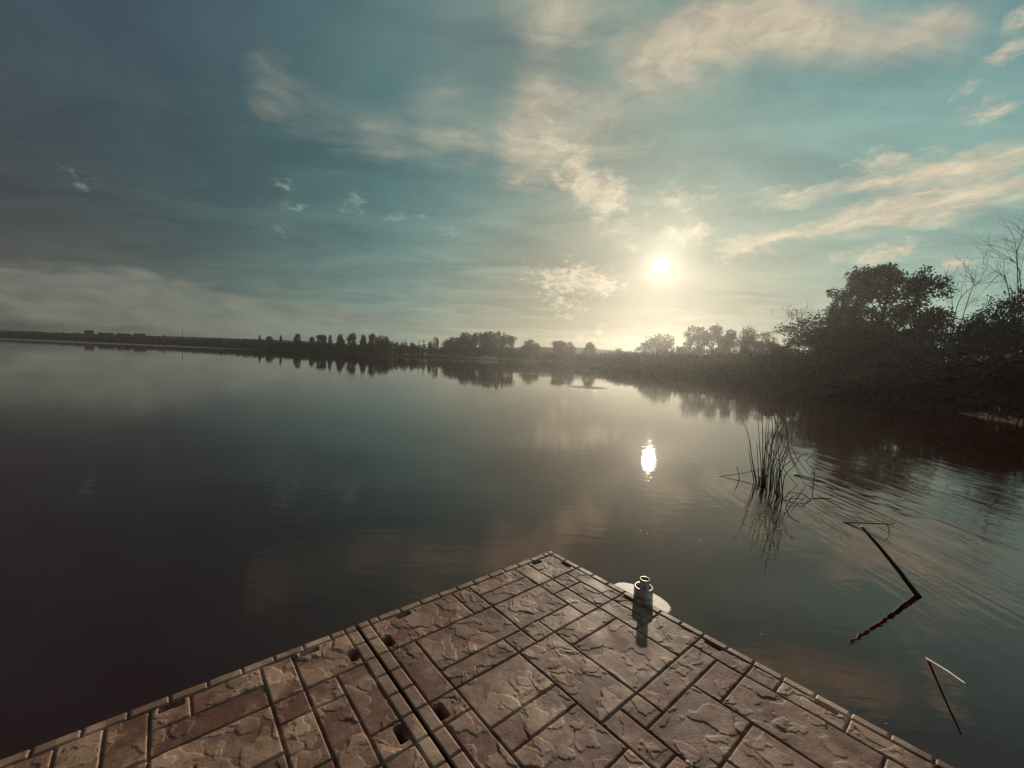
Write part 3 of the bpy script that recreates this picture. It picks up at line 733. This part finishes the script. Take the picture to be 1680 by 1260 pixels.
# ------------------------------------------------------------------ vegetation
def leaf_quads(centres, size, r, flat=0.0):
    n = len(centres)
    a = r.normal(size=(n, 3)); a[:, 2] *= 1 - flat; a /= np.linalg.norm(a, axis=1, keepdims=True) + 1e-9
    b_ = np.cross(a, r.normal(size=(n, 3))); b_ /= np.linalg.norm(b_, axis=1, keepdims=True) + 1e-9
    s = size * (0.6 + 0.8 * r.random((n, 1)))
    v = np.stack([centres - a * s, centres + b_ * s * .45, centres + a * s, centres - b_ * s * .45], 1).reshape(-1, 3)
    return v, np.arange(4 * n).reshape(n, 4)
def crown_points(lobes, n, r, shell=0.45):
    """leaf positions in the outer part of a set of ellipsoid lobes"""
    w = np.array([l[3] * l[4] * l[5] for l in lobes]) ** 0.7; w /= w.sum()
    k = r.choice(len(lobes), n, p=w); L = np.array(lobes)[k]
    d = r.normal(size=(n, 3)); d /= np.linalg.norm(d, axis=1, keepdims=True)
    rad = (shell + (1 - shell) * r.random((n, 1))) * (1 + 0.12 * r.normal(size=(n, 1)))
    return L[:, :3] + d * rad * L[:, 3:6]
def make_lobes(kind, r):
    """unit tree: base at 0, top at 1, about 1 wide"""
    out = []
    if kind == 'round': n, zc, zr, wr, lr = 60, .54, .42, .40, .14
    elif kind == 'tall': n, zc, zr, wr, lr = 44, .52, .44, .34, .15
    elif kind == 'airy': n, zc, zr, wr, lr = 58, .56, .42, .44, .10
    elif kind == 'shrub': n, zc, zr, wr, lr = 44, .40, .46, .46, .17
    elif kind == 'dome': n, zc, zr, wr, lr = 70, .40, .54, .46, .13
    elif kind == 'oak': n, zc, zr, wr, lr = 112, .55, .45, .46, .095
    for _ in range(n):
        d = r.normal(size=3); d /= np.linalg.norm(d); q = (.35 + .65 * r.random() ** .5)
        c = np.array([d[0] * wr * q, d[1] * wr * q, zc + d[2] * zr * q]); s = lr * (.5 + .9 * r.random())
        c[2] = min(c[2], 1 - s * .8); c[2] = max(c[2], s * .5)
        out.append((c[0], c[1], c[2], s, s, s * .8))
    return out
_proto = {}
def crown_proto(kind, var, n, leaf, m):
    key = (kind, var, m.name)
    if key in _proto: return _proto[key]
    r = np.random.default_rng(hash_(kind) + var * 13)
    lobes = make_lobes(kind, r)
    v, f = leaf_quads(crown_points(lobes, n, r), leaf, r)
    me = np_mesh('crown', v, f, m)
    mb = MB(); base = np.array([0, 0, -.06])
    top = .75 if kind in ('tall',) else .55
    path = curve([base, (0.01, 0, top * .4), (r.normal(0, .02), r.normal(0, .02), top), (r.normal(0, .03), 0, .85)], 5)
    mb.tube(path, np.linspace(.028, .006, len(path)), 7)
    for l in lobes[:16]:
        c = np.array(l[:3]); st = path[int(len(path) * min(.8, max(.25, (c[2] - .15))))]
        mid = (st + c) / 2 + np.array([0, 0, -.03]); mb.tube(curve([st, mid, c], 4), np.linspace(.010, .002, 9), 5)
    tm = bpy.data.meshes.new('trunk'); tm.from_pydata([tuple(q) for q in mb.v], [], mb.f); tm.update(); tm.materials.append(M_bark)
    _proto[key] = (me, tm); return _proto[key]
def hash_(s): return sum(ord(ch) * (i + 3) for i, ch in enumerate(s))
KN = {'round': (3600, .032), 'tall': (2800, .036), 'airy': (2600, .028), 'shrub': (3000, .032), 'dome': (10000, .018), 'oak': (21000, .014)}
def tree(name, px, topy, wpx, depth, kind, label, group, m=None, var=None, cat='tree', botz=None):
    m = m or M_leaf
    top = at(px, topy, depth); gz = float(terrain(np.array([top[0]]), np.array([top[1]]))[0])
    gz = max(gz, 0.0) if botz is None else botz
    H = top[2] - gz; Wd = wpx / F * depth
    if var is None: var = int(rng.integers(0, 4))
    cm, tm = crown_proto(kind, var, KN[kind][0], KN[kind][1], m)
    root = empty(name, (top[0], top[1], gz), rng.uniform(0, 6.28)); tag(root, label, cat, group)
    for nm, me in (('trunk', tm), ('crown', cm)):
        o = link(nm, me, root); o.scale = (Wd, Wd, H)
    return root
FT = 'trees along the far shore'
far = [(442, 551, 15, 300, 'round', 'small round tree, leftmost of the far shore row past the low bank'),
       (488, 547, 16, 260, 'tall', 'slim pointed tree on the far shore, standing alone left of the tree row'),
       (512, 552, 12, 250, 'round', 'low tree on the far shore between the pointed tree and the first broad one'),
       (527, 547, 21, 245, 'round', 'broad dark tree, first big one at the left end of the far row'),
       (542, 549, 9, 240, 'tall', 'thin small tree between two bigger ones on the left far shore'),
       (560, 547, 15, 235, 'tall', 'upright egg-shaped tree, just left of the tallest far left one'),
       (577, 544.5, 18, 232, 'tall', 'tallest upright tree of the left far shore row'),
       (595, 548, 13, 232, 'tall', 'narrow tree right of the tallest one in the left far row'),
       (612, 546.5, 19, 232, 'round', 'full tree left of centre in the dense end of the left far row'),
       (624, 549, 16, 234, 'round', 'tree crowded between two fuller trees at the right end of the left far row'),
       (634, 550.5, 16, 232, 'round', 'round tree closing the left far row on its right'),
       (657, 562, 20, 235, 'shrub', 'low bushy tree right of the left far row'),
       (677, 560.5, 15, 235, 'tall', 'short square tree standing alone left of the thin masts'),
       (706, 558.5, 9, 240, 'tall', 'small pointed tree left of the sparse upright one on the far shore'),
       (715, 551, 12, 240, 'airy', 'sparse upright tree left of the big central clump'),
       (743, 552, 34, 248, 'round', 'lower tree forming the left shoulder of the big central clump'),
       (766, 544.5, 42, 248, 'round', 'broad left tree in the big central clump'),
       (788, 544, 40, 250, 'round', 'middle tree in the big central clump'),
       (803, 543, 38, 247, 'round', 'tree behind the peak of the big central clump'),
       (820, 540.5, 26, 248, 'airy', 'feathery peak tree of the big central clump'),
       (834, 547, 34, 246, 'round', 'right end tree of the big central clump'),
       (870, 555.5, 34, 240, 'round', 'single round tree right of the big central clump'),
       (917, 556.5, 30, 215, 'round', 'left tree of a close pair below and left of the sun'),
       (936, 559.5, 18, 210, 'round', 'right tree of a close pair below and left of the sun'),
       (969, 559.5, 23, 190, 'round', 'small ball-shaped tree on the ridge left below the sun'),
       (1015, 568, 14, 170, 'shrub', 'tiny bush on the skyline nearly below the sun'),
       (1055, 561, 26, 190, 'airy', 'feathery bush leaning against the left side of the tree below the sun'),
       (1083, 546.5, 54, 190, 'round', 'rounded tree directly below the sun'),
       (1124, 564.5, 40, 150, 'shrub', 'low dark hump between the tree below the sun and the twin crowned tree'),
       (1146, 532, 50, 150, 'airy', 'left crown of the tall loose pair right of the sun'),
       (1172, 532, 50, 148, 'airy', 'right crown of the tall loose pair right of the sun'),
       (1193, 549, 34, 140, 'round', 'lower crown at the right foot of the tall loose pair'),
       (1219, 535, 66, 112, 'dome', 'smooth domed tree right of the tall loose pair'),
       (1250, 543, 60, 104, 'dome', 'lower domed tree left of the sparse shrub on the skyline')]
for px, ty, wd, dep, kd, lb in far: tree('shore_tree', px, ty, wd, dep, kd, lb, FT)
RG = 'trees and bushes on the right bank'
tree('broadleaf_tree', 1458, 430, 170, 67, 'oak', 'tallest leafy tree with lumpy crown against the sky on the right bank', None, M_leaf, 0)
tree('broadleaf_tree', 1345, 522, 150, 60, 'dome', 'dome-shaped dense tree at the left end of the right bank', RG)
tree('broadleaf_tree', 1398, 494, 150, 63, 'dome', 'dense tree filling the left shoulder of the tallest tree', RG)
tree('broadleaf_tree', 1385, 470, 46, 66, 'airy', 'small pointed loose crown on the left shoulder of the tallest tree', RG)
tree('broadleaf_tree', 1514, 520, 50, 62, 'airy', 'ragged loose crown with gaps at the right foot of the tallest tree', RG)
rb = [(1278, 560, 70, 78, 'dome', 'low bush under the sparse shrub at the far left of the right bank', M_leaf),
      (1300, 578, 90, 55, 'shrub', 'bush at the water left of the domed tree', M_leaf), (1240, 572, 80, 72, 'shrub', 'bush on the hazy shore below the smooth domed tree', M_leaf),
      (1190, 578, 90, 88, 'shrub', 'bush on the hazy shore below the tall loose pair', M_leaf), (1350, 582, 110, 46, 'shrub', 'large bush in front of the domed tree', M_leaf),
      (1420, 565, 110, 46, 'dome', 'large bush in front of the tallest tree, left half', M_leaf), (1482, 552, 110, 44, 'dome', 'vine-covered paler bush below the tallest tree', M_leaf3),
      (1545, 545, 90, 44, 'dome', 'vine-covered bush below the bare tree', M_leaf3), (1604, 511, 100, 42, 'dome', 'flat-topped dark bush left of the right frame edge skyline', M_leaf),
      (1645, 483, 90, 40, 'dome', 'flat-topped dark tree with a shelf of foliage at the right skyline', M_leaf), (1712, 462, 150, 38, 'dome', 'highest dark tree cut by the right frame edge', M_leaf),
      (1410, 606, 110, 35, 'shrub', 'waterside bush under the left half of the tallest tree', M_leaf2), (1490, 600, 120, 31, 'shrub', 'waterside bush under the right half of the tallest tree', M_leaf2),
      (1566, 588, 130, 28, 'shrub', 'waterside bush below the bare tree', M_leaf2), (1640, 570, 150, 25, 'shrub', 'waterside bush left of the nearest one', M_leaf2), (1720, 548, 190, 22, 'shrub', 'nearest waterside bush cut by the right frame edge', M_leaf2)]
for px, ty, wd, dep, kd, lb, m in rb: tree('bank_bush', px, ty, wd, dep, kd, lb, RG, m, None, 'bush')
# bare trees
def bare(name, base_px, dep, stems, label, leaves=0, group=None, thick=.06, m=M_barkg, gens=3):
    bp = at(base_px[0], base_px[1], dep); gz = max(0.0, float(terrain(np.array([bp[0]]), np.array([bp[1]]))[0]))
    org = np.array([bp[0], bp[1], gz]); root = empty(name, tuple(org)); tag(root, label, 'tree', group)
    r = np.random.default_rng(len(label)); tips = []
    mt = MB(); mbr = MB()
    def grow(p, d, L, rad, gen):
        pts = [p]; q = p.copy(); dd = d.copy()
        for k in range(4):
            dd = dd + r.normal(0, .12, 3) + np.array([0, 0, .05]); dd /= np.linalg.norm(dd); q = q + dd * L / 4; pts.append(q.copy())
        mbr.tube(pts, np.linspace(rad, rad * .45, 5), 5, False); tips.extend(pts[2:])
        if gen < gens:
            for k in range(3 if gen < 2 else 2):
                i = r.integers(1, 5); nd = dd + r.normal(0, .55, 3); nd /= np.linalg.norm(nd); grow(pts[i], nd, L * r.uniform(.5, .75), rad * .5, gen + 1)
    for st in stems:
        P3 = [np.array([0, 0, -.2]) if k == 0 else at(x, y, dep) + np.array([0, r.normal(0, .3), 0]) - org for k, (x, y) in enumerate(st)]
        path = curve(P3, 6); mt.tube(path, np.linspace(thick, thick * .25, len(path)), 6)
        for k in range(9):
            i = int(r.uniform(.3, .98) * len(path)); t = path[min(i + 1, len(path) - 1)] - path[i - 1]; t = t / np.linalg.norm(t)
            nd = t + r.normal(0, .5, 3); nd /= np.linalg.norm(nd); L = np.linalg.norm(path[-1] - path[0]) * r.uniform(.13, .26); grow(path[i], nd, L, thick * .32, 1)
    mt.build('trunk', m, root, True); mbr.build('branches', m, root, True)
    if leaves:
        tp = np.array(tips); c = tp[r.integers(0, len(tp), leaves)] + r.normal(0, .12, (leaves, 3)); v, f = leaf_quads(c, .11, r); link('crown', np_mesh('crown', v, f, M_leaf), root)
bare('bare_tree', (1562, 540), 56, [[(1562, 540), (1556, 500), (1548, 462)], [(1563, 540), (1575, 500), (1600, 465), (1622, 436)], [(1565, 538), (1583, 510), (1590, 470), (1598, 445)]], 'leafless tree with forked grey stems between the tallest tree and the dark right trees')
bare('bare_tree', (1690, 500), 44, [[(1690, 500), (1668, 460), (1650, 425)], [(1692, 500), (1680, 440), (1668, 392)], [(1695, 500), (1700, 440), (1690, 390)], [(1690, 490), (1650, 462), (1630, 462)]], 'leafless tree cut by the right frame edge above the dark trees')
bare('sparse_shrub', (1312, 575), 60, [[(1312, 575), (1300, 545), (1288, 522)], [(1312, 575), (1308, 540), (1306, 515)], [(1312, 575), (1294, 556), (1275, 546)], [(1312, 575), (1316, 545), (1320, 520)]], 'sparse shrub with few leaves leaning left of the domed tree', 700, None, .04, M_bark, 2)

# continuous undergrowth, reading as one mass
def undergrowth(name, spans, leaf, seed, label):
    r = np.random.default_rng(seed); V = []; Fc = []; o = 0
    for (i0, i1, dens, hmin, hmax, wmin, wmax, size) in spans:
        for i in range(i0, i1):
            a, b_ = SH[i], SH[i + 1]; L = np.linalg.norm(b_ - a); nrm = np.array([-(b_ - a)[1], (b_ - a)[0]]) / L
            if shore_dist(np.array([(a + b_)[0] / 2 + nrm[0]]), np.array([(a + b_)[1] / 2 + nrm[1]]))[0] < 0: nrm = -nrm
            n = int(L * dens); t = r.random(n); off = wmin + (wmax - wmin) * r.random(n)
            x = a[0] + (b_ - a)[0] * t + nrm[0] * off; y = a[1] + (b_ - a)[1] * t + nrm[1] * off
            hh = hmin + (hmax - hmin) * np.clip(fbm(x * .18, y * .18, seed, 3) * 1.5 - .25, 0, 1) * np.clip((off + 1.0) / (wmax * .5 + 1), .15, 1)
            z = np.maximum(terrain(x, y), 0) + hh * r.random(n) ** .55
            v, f = leaf_quads(np.stack([x, y, z], -1), size, r); V.append(v); Fc.append(f + o); o += len(v)
    ob = link(name, np_mesh(name, np.concatenate(V), np.concatenate(Fc), leaf)); tag(ob, label, 'undergrowth', None, 'stuff')
undergrowth('far_thicket', [(1, 5, 22, 1.5, 4.5, 1, 30, .9), (5, 8, 45, 2.0, 6.0, 1, 22, .7), (8, 11, 75, 3.0, 8.5, 1, 22, .6), (11, 14, 100, 2.5, 6.0, 1, 22, .45)], M_leaf, 3, 'dark low thicket along the far shore under the trees')
undergrowth('bank_thicket', [(14, 18, 260, 1.2, 4.2, .5, 20, .35), (18, 24, 900, .6, 3.2, .2, 12, .17)], M_leaf, 4, 'dense dark brush covering the right bank down to the water')
# grass blades and cattails at the near right waterline
r = np.random.default_rng(12); V = []; Fc = []
for i in range(14, 24):
    a, b_ = SH[i], SH[i + 1]; L = np.linalg.norm(b_ - a); n = int(L * 60); t = r.random(n)
    nrm = np.array([-(b_ - a)[1], (b_ - a)[0]]) / L
    if shore_dist(np.array([(a + b_)[0] / 2 + nrm[0]]), np.array([(a + b_)[1] / 2 + nrm[1]]))[0] < 0: nrm = -nrm
    off = r.uniform(-.3, 2.2, n); x = a[0] + (b_ - a)[0] * t + nrm[0] * off; y = a[1] + (b_ - a)[1] * t + nrm[1] * off
    z0 = np.maximum(terrain(x, y), -.1); h = r.uniform(.15, .7, n) * (1 if i < 21 else .5); lean = r.normal(0, .22, (n, 2)); wd = .012 + .0006 * np.hypot(x, y)
    ang = r.uniform(0, 6.28, n); cx, sy = np.cos(ang) * wd, np.sin(ang) * wd
    P0 = np.stack([x - cx, y - sy, z0], -1); P1 = np.stack([x + cx, y + sy, z0], -1); P2 = np.stack([x + lean[:, 0] * h + cx * .2, y + lean[:, 1] * h + sy * .2, z0 + h], -1); P3 = np.stack([x + lean[:, 0] * h - cx * .2, y + lean[:, 1] * h - sy * .2, z0 + h], -1)
    Fc.append(np.arange(4 * n).reshape(n, 4) + sum(len(q) for q in V)); V.append(np.stack([P0, P1, P2, P3], 1).reshape(-1, 3))
o = link('shore_grass', np_mesh('shore_grass', np.concatenate(V), np.concatenate(Fc), M_leaf)); tag(o, 'rough grass at the waterline of the right bank', 'grass', None, 'stuff')

# ------------------------------------------------------------------ far houses and poles on the left bank
def house(px, topy, wpx, hpx, dep, roof_frac, label, flat=False):
    c = at(px, topy, dep); gz = float(terrain(np.array([c[0]]), np.array([c[1]]))[0]); Wd = wpx / F * dep; H = hpx / F * dep; gz = min(c[2] - H, gz); Dp = min(Wd, 7.0); hw = H * (1 - roof_frac)
    root = empty('house', (c[0], c[1], gz), -math.atan2(c[0], c[1])); tag(root, label, 'house', 'houses on the far left bank')
    mb = MB(); mb.box((-Wd / 2, -Dp / 2, 0), (Wd / 2, Dp / 2, hw)); w_ = mb.build('wall', M_wallh, root)
    mb = MB(); e = .4
    if flat: mb.box((-Wd / 2 - e, -Dp / 2 - e, hw + .004), (Wd / 2 + e, Dp / 2 + e, H))
    else:
        b0 = len(mb.v); zz = hw + .004
        for x in (-Wd / 2 - e, Wd / 2 + e):
            for y, z in ((-Dp / 2 - e, zz), (Dp / 2 + e, zz), (0, H)): mb.v.append(np.array([x, y, z]))
        mb.f += [(0, 2, 1), (3, 4, 5), (0, 1, 4, 3), (1, 2, 5, 4), (2, 0, 3, 5)]
    mb.build('roof', M_roofh, root)
    for k in range(max(2, int(Wd / 4))):
        x = -Wd / 2 + Wd * (k + .5) / max(2, int(Wd / 4)); mb = MB(); mb.box((x - .6, -Dp / 2 - .06, hw * .35), (x + .6, -Dp / 2 - .004, hw * .8)); mb.build('window', M_glassh, root)
house(146, 538.5, 11, 7.5, 478, .12, 'tall boxy dark house with flat roof, leftmost on the far bank', True)
house(174, 541.5, 18, 4.6, 474, .45, 'long low dark house right of the boxy one on the far bank')
house(203, 543, 15, 4.2, 468, .5, 'smaller low house, third from the left on the far bank')
house(229, 542.5, 14, 5, 460, .45, 'house at the right end of the far bank group')
def pole(px, topy, dep, label, hgt=None):
    c = at(px, topy, dep); gz = float(terrain(np.array([c[0]]), np.array([c[1]]))[0]) - .3; h = max(c[2] - gz, 4)
    root = empty('utility_pole', (c[0], c[1], gz)); tag(root, label, 'pole', 'thin poles along the far shore')
    mb = MB(); mb.tube([(0, 0, 0), (0, 0, h)], [.22, .14], 8); mb.build('pole', M_bark, root)
    mb = MB(); mb.box((-.9, -.08, h - .7), (.9, .08, h - .5)); mb.build('crossarm', M_bark, root)
pole(299, 541, 380, 'thin pole right of the far houses'); pole(687.5, 559, 240, 'thin mast, left one of two right of the short square tree'); pole(695.5, 558, 240, 'thin mast, right one of two beside the small pointed tree')
tree('shore_tree', 426, 547.5, 5, 310, 'tall', 'tiny lollipop-shaped tree on the far left bank skyline', FT); tree('shore_tree', 461, 549, 5, 290, 'tall', 'tiny needle-thin tree on the far left bank skyline', FT)

# ------------------------------------------------------------------ haze volume, added to imitate veiling lens glare round the sun
mb = MB(); mb.box((-645, -115, -3.0), (334, 514, 27))
hz = mb.build('haze', bpy.data.materials.new('glare_haze')); hm = hz.data.materials[0]; hm.use_nodes = True
nt = hm.node_tree; nt.nodes.clear(); v = nt.nodes.new('ShaderNodeVolumePrincipled'); oo = nt.nodes.new('ShaderNodeOutputMaterial'); nt.links.new(v.outputs[0], oo.inputs['Volume'])
v.inputs['Color'].default_value = (0.96, 0.98, 0.92, 1); v.inputs['Density'].default_value = 0.00042; v.inputs['Anisotropy'].default_value = 0.8
tag(hz, 'thin haze volume added over the lake to imitate lens glare towards the sun', 'haze', None, 'stuff')
